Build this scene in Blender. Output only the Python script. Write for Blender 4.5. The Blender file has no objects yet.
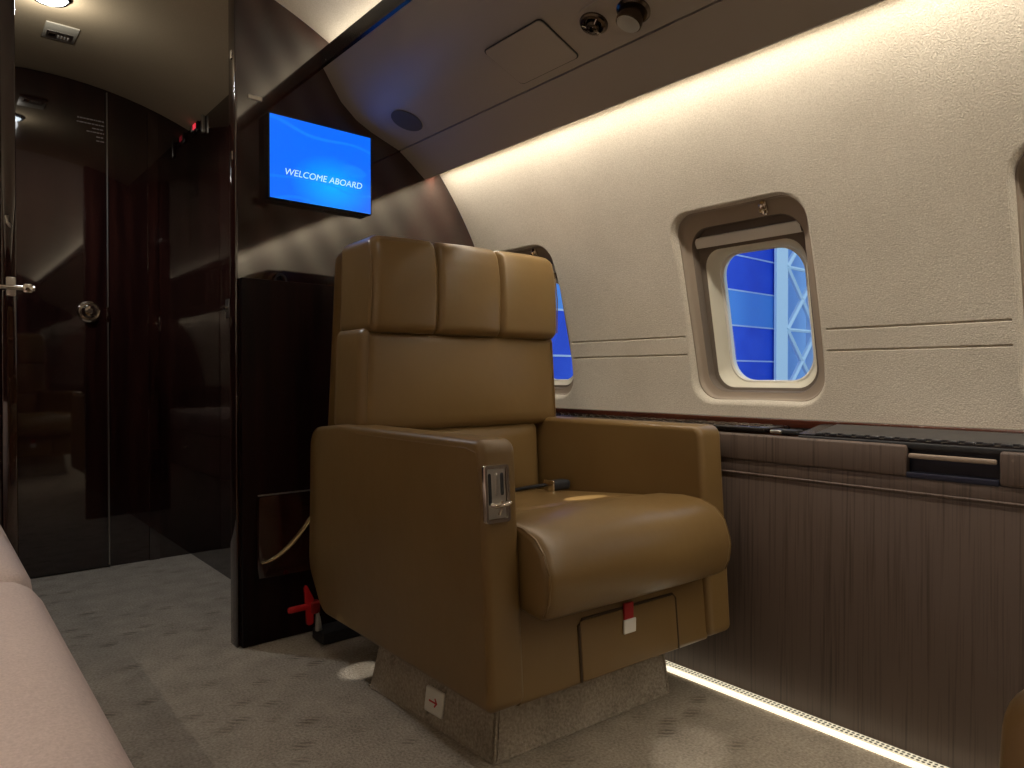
import bpy, bmesh, math, random
from mathutils import Vector, Matrix
random.seed(7)
PI = math.pi
C = bpy.context.scene.collection
SC = bpy.context.scene

# ------------------------------------------------------------------ materials
def nmat(name):
    m = bpy.data.materials.new(name); m.use_nodes = True
    nt = m.node_tree
    return m, nt, nt.nodes['Principled BSDF']
def N(nt, t, **kw):
    n = nt.nodes.new(t)
    for k, v in kw.items():
        if k in n.inputs: n.inputs[k].default_value = v
        else: setattr(n, k, v)
    return n
def L(nt, a, ao, b, bi): nt.links.new(a.outputs[ao], b.inputs[bi])
def coords(nt, scale=(1, 1, 1), rot=(0, 0, 0), which='Object'):
    tc = N(nt, 'ShaderNodeTexCoord'); mp = N(nt, 'ShaderNodeMapping')
    mp.inputs['Scale'].default_value = scale; mp.inputs['Rotation'].default_value = rot
    L(nt, tc, which, mp, 'Vector'); return mp
def ramp(nt, src, out, stops):
    r = N(nt, 'ShaderNodeValToRGB'); e = r.color_ramp.elements
    e[0].position, e[0].color = stops[0][0], (*stops[0][1], 1)
    e[1].position, e[1].color = stops[-1][0], (*stops[-1][1], 1)
    for p, c in stops[1:-1]:
        x = e.new(p); x.color = (*c, 1)
    L(nt, src, out, r, 'Fac'); return r
def bump(nt, src, out, b, strength=.2, dist=.002):
    n = N(nt, 'ShaderNodeBump'); n.inputs['Strength'].default_value = strength; n.inputs['Distance'].default_value = dist
    L(nt, src, out, n, 'Height'); L(nt, n, 'Normal', b, 'Normal'); return n
def plain(name, col, rough=.5, metal=0, ior=1.5, spec=.5):
    m, nt, b = nmat(name)
    b.inputs['Base Color'].default_value = (*col, 1); b.inputs['Roughness'].default_value = rough
    b.inputs['Metallic'].default_value = metal; b.inputs['IOR'].default_value = ior
    nz = N(nt, 'ShaderNodeTexNoise', Scale=40.0); mp = coords(nt); L(nt, mp, 'Vector', nz, 'Vector')
    mr = N(nt, 'ShaderNodeMapRange'); mr.inputs['To Min'].default_value = max(0, rough-.04); mr.inputs['To Max'].default_value = min(1, rough+.05)
    L(nt, nz, 'Fac', mr, 'Value'); L(nt, mr, 'Result', b, 'Roughness')
    return m
def emit(name, col, s):
    m, nt, b = nmat(name)
    b.inputs['Base Color'].default_value = (*[min(1, c) for c in col], 1)
    b.inputs['Emission Color'].default_value = (*col, 1); b.inputs['Emission Strength'].default_value = s
    return m

def leather(name, col, col2, rough=.36):
    m, nt, b = nmat(name)
    mp = coords(nt)
    n1 = N(nt, 'ShaderNodeTexNoise', Scale=3.5, Detail=4.0); L(nt, mp, 'Vector', n1, 'Vector')
    r = ramp(nt, n1, 'Fac', [(.3, col2), (.7, col)]); L(nt, r, 'Color', b, 'Base Color')
    n2 = N(nt, 'ShaderNodeTexVoronoi', Scale=420.0); L(nt, mp, 'Vector', n2, 'Vector')
    n3 = N(nt, 'ShaderNodeTexNoise', Scale=9.0, Detail=3.0); L(nt, mp, 'Vector', n3, 'Vector')
    b.inputs['Roughness'].default_value = rough
    b1 = bump(nt, n2, 'Distance', b, .12, .0006)
    b2 = N(nt, 'ShaderNodeBump'); b2.inputs['Strength'].default_value = .25; b2.inputs['Distance'].default_value = .008
    L(nt, n3, 'Fac', b2, 'Height'); L(nt, b1, 'Normal', b2, 'Normal'); L(nt, b2, 'Normal', b, 'Normal')
    return m
def wood(name, dark, light, rough=.06, ior=2.0, grain=(9, 9, .9), figure=True):
    m, nt, b = nmat(name)
    mp = coords(nt, grain)
    n1 = N(nt, 'ShaderNodeTexNoise', Scale=3.0, Detail=6.0, Distortion=.6); L(nt, mp, 'Vector', n1, 'Vector')
    r = ramp(nt, n1, 'Fac', [(.32, dark), (.72, light)]); L(nt, r, 'Color', b, 'Base Color')
    b.inputs['Roughness'].default_value = rough; b.inputs['IOR'].default_value = ior
    if figure:      # cross figure of the veneer, shows as soft slanting bars in the lacquer
        mp2 = coords(nt, (1, 1, 1), (0, .55, 0))
        w = N(nt, 'ShaderNodeTexWave', Scale=3.2, Distortion=3.0, Detail=1.0); w.bands_direction = 'X'
        w.inputs['Detail Scale'].default_value = .6
        L(nt, mp2, 'Vector', w, 'Vector')
        mr = N(nt, 'ShaderNodeMapRange'); mr.inputs['To Min'].default_value = ior-.12; mr.inputs['To Max'].default_value = ior+.12
        L(nt, w, 'Fac', mr, 'Value'); L(nt, mr, 'Result', b, 'IOR')
    return m
def suede(name, col, col2, bs=.5):
    m, nt, b = nmat(name)
    mp = coords(nt)
    n1 = N(nt, 'ShaderNodeTexNoise', Scale=330.0, Detail=2.0); L(nt, mp, 'Vector', n1, 'Vector')
    n0 = N(nt, 'ShaderNodeTexNoise', Scale=5.0, Detail=4.0); L(nt, mp, 'Vector', n0, 'Vector')
    ad = N(nt, 'ShaderNodeMath', operation='ADD'); L(nt, n1, 'Fac', ad, 0)
    ml = N(nt, 'ShaderNodeMath', operation='MULTIPLY'); ml.inputs[1].default_value = .45; L(nt, n0, 'Fac', ml, 0); L(nt, ml, 'Value', ad, 1)
    r = ramp(nt, ad, 'Value', [(.5, col2), (.95, col)]); L(nt, r, 'Color', b, 'Base Color')
    b.inputs['Roughness'].default_value = .9; b.inputs['Specular IOR Level'].default_value = .2
    bump(nt, n1, 'Fac', b, bs, .0018)
    return m
def ribbed(name, col, col2):
    m, nt, b = nmat(name)
    mp = coords(nt, (1, 1, .02))
    n1 = N(nt, 'ShaderNodeTexNoise', Scale=210.0, Detail=2.0); L(nt, mp, 'Vector', n1, 'Vector')
    mp3 = coords(nt, (1, 1, .05)); n3 = N(nt, 'ShaderNodeTexNoise', Scale=45.0, Detail=2.0); L(nt, mp3, 'Vector', n3, 'Vector')
    mp2 = coords(nt); w = N(nt, 'ShaderNodeTexWave', Scale=140.0); w.bands_direction = 'Z'; L(nt, mp2, 'Vector', w, 'Vector')
    ad = N(nt, 'ShaderNodeMath', operation='ADD'); ml = N(nt, 'ShaderNodeMath', operation='MULTIPLY_ADD'); ml.inputs[1].default_value = .5; ml.inputs[2].default_value = .25; L(nt, n3, 'Fac', ml, 0); L(nt, n1, 'Fac', ad, 0); L(nt, ml, 'Value', ad, 1)
    r = ramp(nt, ad, 'Value', [(.72, col2), (1.28, col)]); L(nt, r, 'Color', b, 'Base Color')
    b.inputs['Roughness'].default_value = .55
    a2 = N(nt, 'ShaderNodeMath', operation='MULTIPLY_ADD'); a2.inputs[1].default_value = .35; L(nt, w, 'Fac', a2, 0); L(nt, n1, 'Fac', a2, 2)
    bump(nt, n1, 'Fac', b, .4, .0012)
    return m
def carpet(name, col, col2, mark):
    m, nt, b = nmat(name)
    mp = coords(nt)
    n1 = N(nt, 'ShaderNodeTexNoise', Scale=170.0, Detail=3.0); L(nt, mp, 'Vector', n1, 'Vector')
    n0 = N(nt, 'ShaderNodeTexNoise', Scale=14.0, Detail=4.0); L(nt, mp, 'Vector', n0, 'Vector')
    a = N(nt, 'ShaderNodeMath', operation='MULTIPLY_ADD'); a.inputs[1].default_value = .5; L(nt, n0, 'Fac', a, 0); L(nt, n1, 'Fac', a, 2)
    r = ramp(nt, a, 'Value', [(.5, col2), (1.0, col)])
    # little hatched lozenges woven into the pile
    mpv = coords(nt, (12, 20, 12), (0, 0, .7)); v = N(nt, 'ShaderNodeTexVoronoi', Scale=1.0); v.inputs['Randomness'].default_value = .75
    L(nt, mpv, 'Vector', v, 'Vector')
    lt = ramp(nt, v, 'Distance', [(.15, (1, 1, 1)), (.42, (0, 0, 0))])
    w = N(nt, 'ShaderNodeTexWave', Scale=34.0, Distortion=2.5); w.bands_direction = 'DIAGONAL'; L(nt, mp, 'Vector', w, 'Vector')
    sp = N(nt, 'ShaderNodeSeparateColor'); L(nt, v, 'Color', sp, 'Color')
    on = N(nt, 'ShaderNodeMath', operation='GREATER_THAN'); on.inputs[1].default_value = .45; L(nt, sp, 'Red', on, 0)
    m1 = N(nt, 'ShaderNodeMath', operation='MULTIPLY'); L(nt, lt, 'Color', m1, 0); L(nt, w, 'Fac', m1, 1)
    m2 = N(nt, 'ShaderNodeMath', operation='MULTIPLY'); L(nt, m1, 'Value', m2, 0); L(nt, on, 'Value', m2, 1)
    mx = N(nt, 'ShaderNodeMix', data_type='RGBA'); L(nt, m2, 'Value', mx, 0); L(nt, r, 'Color', mx, 6)
    mx.inputs[7].default_value = (*mark, 1); L(nt, mx, 2, b, 'Base Color')
    b.inputs['Roughness'].default_value = .95; b.inputs['Specular IOR Level'].default_value = .1
    h = N(nt, 'ShaderNodeMath', operation='SUBTRACT'); L(nt, n1, 'Fac', h, 0); L(nt, m2, 'Value', h, 1)
    bump(nt, h, 'Value', b, .8, .006)
    return m

M = {}
M['tan'] = leather('tan_leather', (.195, .121, .045), (.170, .102, .037), .33)
M['tan_dark'] = leather('tan_leather_shell', (.192, .117, .042), (.165, .097, .033), .37)
M['seam'] = plain('dark_stitching', (.05, .028, .012), .8)
M['walnut'] = wood('walnut_lacquer', (.008, .0026, .0024), (.045, .0125, .008))
M['walnut_far'] = wood('walnut_lacquer_door', (.009, .003, .003), (.030, .009, .0065), .035, 1.85, (7, 7, .5), False)
M['satin'] = wood('walnut_satin', (.0045, .001, .001), (.018, .0042, .0034), .4, 1.25, (9, 9, .6), False)
M['brass'] = plain('glint_brass', (.9, .72, .42), .25, 1)  # metal of the rod that stands in for a highlight
M['walnut_trim'] = wood('walnut_trim', (.03, .008, .005), (.10, .028, .015), .15, 1.6, (9, .9, 9), False)
M['suede'] = suede('wall_suede', (.66, .61, .53), (.49, .445, .375), .8)
M['ceil'] = suede('ceiling_suede', (.70, .64, .55), (.58, .52, .43))
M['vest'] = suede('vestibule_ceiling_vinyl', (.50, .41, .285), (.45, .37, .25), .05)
M['psu'] = plain('grey_brown_vinyl', (.35, .315, .275), .42)
M['black'] = plain('black_gloss', (.008, .006, .007), .25)
M['matblack'] = plain('matt_black', (.015, .015, .018), .6)
M['navy'] = plain('dark_navy_lining', (.012, .014, .035), .45)
M['rib'] = ribbed('brown_ribbed_fabric', (.118, .083, .068), (.055, .037, .030))
M['carpet'] = carpet('woven_carpet', (.52, .455, .37), (.28, .24, .19), (.225, .19, .148))
M['chrome'] = plain('polished_nickel', (.75, .70, .63), .12, 1)
M['steel'] = plain('brushed_steel', (.55, .52, .48), .3, 1)
M['pull'] = plain('tan_pull_slat', (.30, .23, .18), .4)
M['plate'] = plain('grey_anodised_plate', (.085, .088, .10), .3, .7)
M['bronze'] = plain('dark_bronze', (.12, .09, .07), .25, 1)
M['cream'] = plain('cream_plastic', (.72, .69, .58), .45)
M['white'] = plain('white_plastic', (.8, .78, .72), .4)
M['reveal'] = plain('beige_window_surround', (.52, .44, .34), .5)
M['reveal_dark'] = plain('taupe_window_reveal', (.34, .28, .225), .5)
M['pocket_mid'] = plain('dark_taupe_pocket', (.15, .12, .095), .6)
M['pocket'] = plain('brown_shade_pocket', (.10, .08, .065), .6)
M['red'] = plain('red_plastic', (.62, .015, .02), .4)
M['redfab'] = plain('red_webbing', (.35, .01, .012), .7)
M['sofa'] = suede('rose_cream_fabric', (.76, .63, .595), (.64, .52, .49), .25)
M['led'] = emit('warm_led', (1, .90, .68), 1.3)
M['lamp'] = emit('cool_lamp', (.75, .88, 1), 7)
M['ltr'] = emit('screen_lettering', (.62, .90, 1), .85)
M['hang_frame'] = plain('white_painted_steel', (.62, .78, .88), .6)
M['grid'] = plain('pale_blue_joint', (.62, .74, .95), .6)
M['glass_lens'] = plain('grey_lens', (.35, .35, .32), .3)

def perf_mat():
    m, nt, b = nmat('perforated_light_rail')
    mp = coords(nt, (1, 1, 1)); v = N(nt, 'ShaderNodeTexVoronoi', Scale=105.0); v.inputs['Randomness'].default_value = 0
    L(nt, mp, 'Vector', v, 'Vector')
    r = ramp(nt, v, 'Distance', [(.30, (0, 0, 0)), (.38, (1, 1, 1))])
    b.inputs['Base Color'].default_value = (.08, .06, .05, 1)
    b.inputs['Emission Color'].default_value = (1, .88, .62, 1)
    ml = N(nt, 'ShaderNodeMath', operation='MULTIPLY'); ml.inputs[1].default_value = .85; L(nt, r, 'Color', ml, 0)
    L(nt, ml, 'Value', b, 'Emission Strength'); return m
M['perf'] = perf_mat()
def glass_mat():
    m = bpy.data.materials.new('window_acrylic'); m.use_nodes = True; nt = m.node_tree
    for n in list(nt.nodes): nt.nodes.remove(n)
    o = N(nt, 'ShaderNodeOutputMaterial'); t = N(nt, 'ShaderNodeBsdfTransparent'); t.inputs['Color'].default_value = (.93, .97, 1, 1)
    g = N(nt, 'ShaderNodeBsdfGlossy'); g.inputs['Roughness'].default_value = .03
    f = N(nt, 'ShaderNodeFresnel', IOR=1.3); mx = N(nt, 'ShaderNodeMixShader')
    nz = N(nt, 'ShaderNodeTexNoise', Scale=3.0); bp = N(nt, 'ShaderNodeBump'); bp.inputs['Strength'].default_value = .02
    L(nt, nz, 'Fac', bp, 'Height'); L(nt, bp, 'Normal', g, 'Normal')
    L(nt, f, 'Fac', mx, 0); L(nt, t, 0, mx, 1); L(nt, g, 0, mx, 2); L(nt, mx, 0, o, 'Surface'); return m
M['pane'] = glass_mat()
def screen_mat():
    m, nt, b = nmat('blue_screen')
    tc = N(nt, 'ShaderNodeTexCoord')
    def blob(cx, cz, sx, sz, lo, hi):
        mp = N(nt, 'ShaderNodeMapping'); mp.inputs['Location'].default_value = (-cx/sx, 0, -cz/sz); mp.inputs['Scale'].default_value = (1/sx, 0, 1/sz)
        L(nt, tc, 'Object', mp, 'Vector'); ln = N(nt, 'ShaderNodeVectorMath', operation='LENGTH'); L(nt, mp, 'Vector', ln, 0)
        return ramp(nt, ln, 'Value', [(lo, (1, 1, 1)), (hi, (0, 0, 0))])
    b1 = blob(.03, -.055, .13, .09, 0, 1)
    mx = N(nt, 'ShaderNodeMix', data_type='RGBA'); L(nt, b1, 'Color', mx, 0)
    mx.inputs[6].default_value = (.003, .125, .85, 1); mx.inputs[7].default_value = (.0, .36, .95, 1)
    # thin swooping arcs
    w = N(nt, 'ShaderNodeTexWave', Scale=1.5, Distortion=7.0); mp = coords(nt, (4, 1, 3)); w.wave_type = 'RINGS'; w.inputs['Detail'].default_value = 0
    L(nt, mp, 'Vector', w, 'Vector')
    r = ramp(nt, w, 'Fac', [(.0, (.55, .55, .55)), (.08, (0, 0, 0))])
    m2 = N(nt, 'ShaderNodeMix', data_type='RGBA'); L(nt, r, 'Color', m2, 0); L(nt, mx, 2, m2, 6); m2.inputs[7].default_value = (.01, .22, .85, 1)
    b.inputs['Base Color'].default_value = (.01, .01, .01, 1); b.inputs['Roughness'].default_value = .3
    L(nt, m2, 2, b, 'Emission Color'); b.inputs['Emission Strength'].default_value = 1.25
    return m
M['screen'] = screen_mat()
def hangar_mat():
    m, nt, b = nmat('blue_hangar_cladding')
    mp = coords(nt, (1, 1, 1)); g = N(nt, 'ShaderNodeSeparateXYZ'); L(nt, mp, 'Vector', g, 'Vector')
    n = N(nt, 'ShaderNodeTexNoise', Scale=1.2, Detail=3.0); L(nt, mp, 'Vector', n, 'Vector')
    r = ramp(nt, n, 'Fac', [(.3, (.02, .085, .72)), (.7, (.045, .14, .85))])
    L(nt, r, 'Color', b, 'Base Color'); b.inputs['Roughness'].default_value = .6
    return m
M['hangar'] = hangar_mat()
M['skyblue'] = plain('pale_blue_panel', (.12, .36, .88), .6)
M['palepanel'] = plain('pale_blue_door', (.30, .52, .86), .6)
M['concrete'] = plain('hangar_concrete', (.4, .42, .45), .8)

# ------------------------------------------------------------------ object helpers
def link(name, bm, mat, parent=None, smooth=True, loc=None, rot=None, sharp=40):
    me = bpy.data.meshes.new(name)
    bmesh.ops.recalc_face_normals(bm, faces=bm.faces[:])
    bm.to_mesh(me); bm.free()
    for p in me.polygons: p.use_smooth = smooth
    if smooth: me.set_sharp_from_angle(angle=math.radians(sharp))
    me.materials.append(M[mat])
    o = bpy.data.objects.new(name, me); C.objects.link(o)
    if parent: o.parent = parent
    if loc: o.location = loc
    if rot: o.rotation_euler = rot
    return o
def tag(o, label=None, cat=None, group=None, kind=None):
    if label: o['label'] = label
    if cat: o['category'] = cat
    if group: o['group'] = group
    if kind: o['kind'] = kind
    return o
def empty(name, loc=(0, 0, 0), rot=(0, 0, 0), label=None, cat=None, group=None, kind=None):
    o = bpy.data.objects.new(name, None); C.objects.link(o); o.location = loc; o.rotation_euler = rot; o.empty_display_size = .05
    return tag(o, label, cat, group, kind)
def bx(bm, x0, x1, y0, y1, z0, z1, bev=0, seg=3):
    b = bmesh.new()
    vs = bmesh.ops.create_cube(b, size=1)['verts']
    for v in vs: v.co = Vector(((x0+x1)/2+v.co.x*(x1-x0), (y0+y1)/2+v.co.y*(y1-y0), (z0+z1)/2+v.co.z*(z1-z0)))
    if bev: bmesh.ops.bevel(b, geom=b.edges[:], offset=bev, segments=seg, affect='EDGES', profile=.5, clamp_overlap=True)
    t = bpy.data.meshes.new('t'); b.to_mesh(t); b.free(); bm.from_mesh(t); bpy.data.meshes.remove(t)
    return bm
def box(*a, **k): return bx(bmesh.new(), *a, **k)
def tube(bm, pts, r, n=10, cap=True):
    pts = [Vector(p) for p in pts]; rings = []
    up = Vector((0, 0, 1))
    for i, p in enumerate(pts):
        d = (pts[min(i+1, len(pts)-1)]-pts[max(i-1, 0)]).normalized()
        u = up if abs(d.dot(up)) < .95 else Vector((1, 0, 0))
        a = d.cross(u).normalized(); b = d.cross(a).normalized()
        rr = r[i] if isinstance(r, (list, tuple)) else r
        rings.append([bm.verts.new(p+(a*math.cos(t)+b*math.sin(t))*rr) for t in [2*PI*k/n for k in range(n)]])
    for A, B in zip(rings, rings[1:]):
        for k in range(n): bm.faces.new((A[k], A[(k+1) % n], B[(k+1) % n], B[k]))
    if cap: bm.faces.new(rings[0]); bm.faces.new(rings[-1])
    return bm
def lathe(bm, prof, n=32, mat=None):
    rings = []
    for r, z in prof:
        rings.append([bm.verts.new(Vector((r*math.cos(2*PI*k/n), r*math.sin(2*PI*k/n), z))) for k in range(n)])
    for A, B in zip(rings, rings[1:]):
        for k in range(n): bm.faces.new((A[k], A[(k+1) % n], B[(k+1) % n], B[k]))
    bm.faces.new(rings[0]); bm.faces.new(rings[-1])
    if mat is not None: bmesh.ops.transform(bm, matrix=mat, verts=bm.verts[:])
    return bm
def rbox(x0, x1, y0, y1, z0, z1, r, f=None, res=.018):
    """rounded box with an even grid, f(v, (a,b,c)) may move each vertex; a,b,c in -1..1"""
    h = Vector(((x1-x0)/2, (y1-y0)/2, (z1-z0)/2)); c = Vector(((x0+x1)/2, (y0+y1)/2, (z0+z1)/2))
    bm = bmesh.new(); cache = {}
    n = [max(4, min(110, int(2*h[i]/res))) for i in range(3)]
    def V(i, j, k):
        key = (i, j, k)
        if key not in cache:
            p = Vector((-1+2*i/n[0], -1+2*j/n[1], -1+2*k/n[2]))
            q = Vector((p.x*h.x, p.y*h.y, p.z*h.z))
            inn = Vector([max(-(h[a]-r), min(h[a]-r, q[a])) for a in range(3)])
            d = q-inn
            if d.length > 1e-9: q = inn+d.normalized()*min(r, max(abs(d.x), abs(d.y), abs(d.z))) if True else q
            q = q+c
            if f: q = f(q, p)
            cache[key] = bm.verts.new(q)
        return cache[key]
    X, Y, Z = n
    for i in range(X):
        for j in range(Y):
            bm.faces.new((V(i, j, 0), V(i, j+1, 0), V(i+1, j+1, 0), V(i+1, j, 0))); bm.faces.new((V(i, j, Z), V(i+1, j, Z), V(i+1, j+1, Z), V(i, j+1, Z)))
        for k in range(Z):
            bm.faces.new((V(i, 0, k), V(i+1, 0, k), V(i+1, 0, k+1), V(i, 0, k+1))); bm.faces.new((V(i, Y, k), V(i, Y, k+1), V(i+1, Y, k+1), V(i+1, Y, k)))
    for j in range(Y):
        for k in range(Z):
            bm.faces.new((V(0, j, k), V(0, j, k+1), V(0, j+1, k+1), V(0, j+1, k))); bm.faces.new((V(X, j, k), V(X, j+1, k), V(X, j+1, k+1), V(X, j, k+1)))
    return bm
def extrude_profile(prof, x0, x1, bev=.0, seg=4, axis='x'):
    """closed polygon of (a,b) swept along an axis, edges of the end caps rounded"""
    bm = bmesh.new()
    def P(a, b, t): return Vector((t, a, b)) if axis == 'x' else Vector((a, t, b))
    A = [bm.verts.new(P(a, b, x0)) for a, b in prof]; B = [bm.verts.new(P(a, b, x1)) for a, b in prof]
    n = len(prof); e = []
    f0 = bm.faces.new(A); f1 = bm.faces.new(list(reversed(B)))
    for k in range(n): bm.faces.new((A[k], B[k], B[(k+1) % n], A[(k+1) % n]))
    if bev:
        ed = list(f0.edges)+list(f1.edges)
        bmesh.ops.bevel(bm, geom=ed, offset=bev, segments=seg, affect='EDGES', profile=.5, clamp_overlap=True)
    return bm
def inset(poly, d):
    n = len(poly); ar = sum(poly[i][0]*poly[(i+1) % n][1]-poly[(i+1) % n][0]*poly[i][1] for i in range(n)); sg = 1 if ar > 0 else -1
    out = []
    for i in range(n):
        p0, p, p1 = Vector(poly[i-1]), Vector(poly[i]), Vector(poly[(i+1) % n])
        e0 = p-p0; e1 = p1-p
        n0 = Vector((-e0.y, e0.x)).normalized()*sg if e0.length > 1e-7 else Vector((0, 0)); n1 = Vector((-e1.y, e1.x)).normalized()*sg if e1.length > 1e-7 else n0
        m = n0+n1; m = m/m.length_squared*2 if m.length > 1e-6 else n0
        out.append((p.x+m.x*d, p.y+m.y*d))
    return out
def puffed(poly, x0, x1, r, n=6):
    bm = bmesh.new()
    seq = []
    for k in range(n+1):
        a = PI/2*k/n
        seq.append((x0+r*(1-math.cos(a)), inset(poly, r*(1-math.sin(a)))))
    seq2 = [(x1-(x-x0), q) for x, q in reversed(seq)]
    vl = [[bm.verts.new((x, a, b)) for a, b in q] for x, q in seq+seq2]
    for A, B in zip(vl, vl[1:]):
        m = len(A)
        for k in range(m): bm.faces.new((A[k], A[(k+1) % m], B[(k+1) % m], B[k]))
    bm.faces.new(vl[0]); bm.faces.new(list(reversed(vl[-1])))
    return bm
def round_poly(pts, radii, n=7):
    out = []; m = len(pts)
    for i, p in enumerate(pts):
        r = radii[i] if isinstance(radii, (list, tuple)) else radii
        p = Vector(p).to_2d() if len(p) > 2 else Vector(p); a = Vector(pts[i-1]); b = Vector(pts[(i+1) % m])
        if r <= 0: out.append((p.x, p.y)); continue
        da = (a-p).normalized(); db = (b-p).normalized(); ang = da.angle(db)
        t = min(r/math.tan(ang/2), (a-p).length*.49, (b-p).length*.49); rr = t*math.tan(ang/2)
        cen = p+(da+db).normalized()*(rr/math.sin(ang/2))
        s = p+da*t-cen; e = p+db*t-cen
        a0 = math.atan2(s.y, s.x); a1 = math.atan2(e.y, e.x); d = a1-a0
        while d > PI: d -= 2*PI
        while d < -PI: d += 2*PI
        for k in range(n+1): out.append((cen.x+rr*math.cos(a0+d*k/n), cen.y+rr*math.sin(a0+d*k/n)))
    return out
def rrect(hw, hh, r, n=8, cx=0, cy=0):
    return [(x+cx, y+cy) for x, y in round_poly([(-hw, -hh), (hw, -hh), (hw, hh), (-hw, hh)], r, n)]

# ------------------------------------------------------------------ the fuselage section
XC, ZC, R = .37, .62, 1.245
Y0, YB, YF = -2.6, 1.914, 3.06        # rear bulkhead, partition, front wall of the vestibule
def cyl(s, r=R): return Vector((XC+r*math.cos(s/R), 0, ZC+r*math.sin(s/R)))   # s = arc length above the ledge line
def sz(z): return R*math.asin((z-ZC)/R)
def xz(z): return XC+math.sqrt(R*R-(z-ZC)**2)

# floor
floor = tag(link('floor', box(-.95, 1.70, Y0, YF+.1, -.04, 0), 'carpet', smooth=False), kind='structure')

# wall_right: curved suede panel with window openings
WINS = [(1.725, .160), (.930, .186), (.185, .186)]     # centre Y, half width of opening
ZLO, ZHI = .668, 1.163
def win_loop(yc, hw, zlo, zhi, r, off, n=9, roll=0):
    """rounded rectangle loop lying on the wall surface, pushed outward by off"""
    s0, s1 = sz(zlo), sz(zhi); out = []
    for a, b in rrect(hw, (s1-s0)/2, r, n, yc, (s0+s1)/2):
        p = cyl(b, R+off) if off is not None else cyl(b); out.append(Vector((p.x, a, p.z)))
    return out
def wall_bm():
    bm = bmesh.new()
    F0, F1 = -.03, sz(1.50); S0, S1 = sz(ZLO)-.022, sz(ZHI)+.026
    grooves = [.1815, .2315]
    cells = []
    edges = sorted([(yc-hw-.006, yc+hw+.006, yc, hw) for yc, hw in WINS])
    y = Y0; spans = []
    for a, b, yc, hw in edges:
        spans.append((y, a)); y = b
        b2 = min(b, YB)
        # window cell : outer rectangle -> roll-over loop
        s0, s1 = sz(ZLO), sz(ZHI); cy = (s0+s1)/2; hh = (s1-s0)/2
        inner = rrect(hw, hh, .066, 9, yc, cy)
        def outer(p, S=(S0, S1), a=a, b=b):
            # push point radially to the cell border
            dx, dy = p[0]-yc, p[1]-cy
            t = 1e9
            if dx > 1e-9: t = min(t, (b-yc)/dx)
            if dx < -1e-9: t = min(t, (a-yc)/dx)
            if dy > 1e-9: t = min(t, (S[1]-cy)/dy)
            if dy < -1e-9: t = min(t, (S[0]-cy)/dy)
            return (yc+dx*t, cy+dy*t)
        pts = []
        for k in range(len(inner)):      # densify
            p, q = inner[k], inner[(k+1) % len(inner)]
            d = math.hypot(p[0]-q[0], p[1]-q[1]); m = max(1, int(d/.02))
            for j in range(m): pts.append((p[0]+(q[0]-p[0])*j/m, p[1]+(q[1]-p[1])*j/m))
        rim = rrect(hw, hh, .066, 9, yc, cy)
        loops = []
        for t in [1, .75, .5, .3, .15, .06]:
            loops.append([((outer(p)[0]*t+p[0]*(1-t)), (outer(p)[1]*t+p[1]*(1-t)), 0) for p in pts])
        # roll over into the opening
        for q, (sh, off) in enumerate([(0, .0004), (.003, .0014), (.0065, .0045), (.0095, .0095), (.0115, .016), (.012, .022)]):
            L_ = []
            for p in pts:
                dx, dy = p[0]-yc, p[1]-cy; f = 1-sh/ math.hypot(dx, dy)
                L_.append((yc+dx*f, cy+dy*f, off))
            loops.append(L_)
        vl = []
        for lp in loops:
            vl.append([bm.verts.new((cyl(sv, R+of).x, min(yv, YB), cyl(sv, R+of).z)) for yv, sv, of in lp])
        for A, B in zip(vl, vl[1:]):
            n = len(A)
            for k in range(n):
                try: bm.faces.new((A[k], A[(k+1) % n], B[(k+1) % n], B[k]))
                except ValueError: pass
        # corners of the cell
        A = vl[0]; n = len(A)
        for k in range(n):
            p, q = A[k].co, A[(k+1) % n].co
            sp = R*math.atan2(p.z-ZC, p.x-XC); sq = R*math.atan2(q.z-ZC, q.x-XC)
            if abs(p.y-q.y) > 1e-5 and abs(sp-sq) > 1e-5:
                cyv = p.y if (abs(p.y-min(a, YB)) < 1e-4 or abs(p.y-min(b, YB)) < 1e-4) else q.y
                cs = sq if cyv == p.y else sp
                v = bm.verts.new((cyl(cs).x, cyv, cyl(cs).z)); bm.faces.new((A[k], v, A[(k+1) % n]))
    spans.append((min(y, YB), YB))
    # plain spans between windows with two pressed grooves
    gs = []
    for g in grooves: gs += [(g-.0032, 0), (g-.0012, .004), (g+.0012, .004), (g+.0032, 0)]
    srows = sorted([(S0+(S1-S0)*k/40, 0) for k in range(41) if all(abs(S0+(S1-S0)*k/40-g) > .006 for g in grooves)]+gs)
    for a, b in spans:
        if b-a < .002: continue
        ys = [a, a+.001, a+.002]+[a+(b-a)*k/8 for k in range(1, 8)]+[b-.002, b-.001, b]
        g = []
        for i, yv in enumerate(ys):
            fade = 0 if i in (0, 1, len(ys)-1, len(ys)-2) else 1
            g.append([bm.verts.new((cyl(sv, R+of*fade).x, yv, cyl(sv, R+of*fade).z)) for sv, of in srows])
        for i in range(len(ys)-1):
            for k in range(len(srows)-1): bm.faces.new((g[i][k], g[i+1][k], g[i+1][k+1], g[i][k+1]))
    for a, b in ((F0, S0), (S1, F1)):       # full-length bands under and over the windows
        m = max(2, int((b-a)/.02)); g = []
        for yv in (Y0, -.5, .6, YB):
            g.append([bm.verts.new((cyl(a+(b-a)*k/m).x, yv, cyl(a+(b-a)*k/m).z)) for k in range(m+1)])
        for i in range(3):
            for k in range(m): bm.faces.new((g[i][k], g[i+1][k], g[i+1][k+1], g[i][k+1]))
    bmesh.ops.remove_doubles(bm, verts=bm.verts[:], dist=.0002)
    return bm
wall = link('wall_right', wall_bm(), 'suede', sharp=25); tag(wall, kind='structure')

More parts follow.
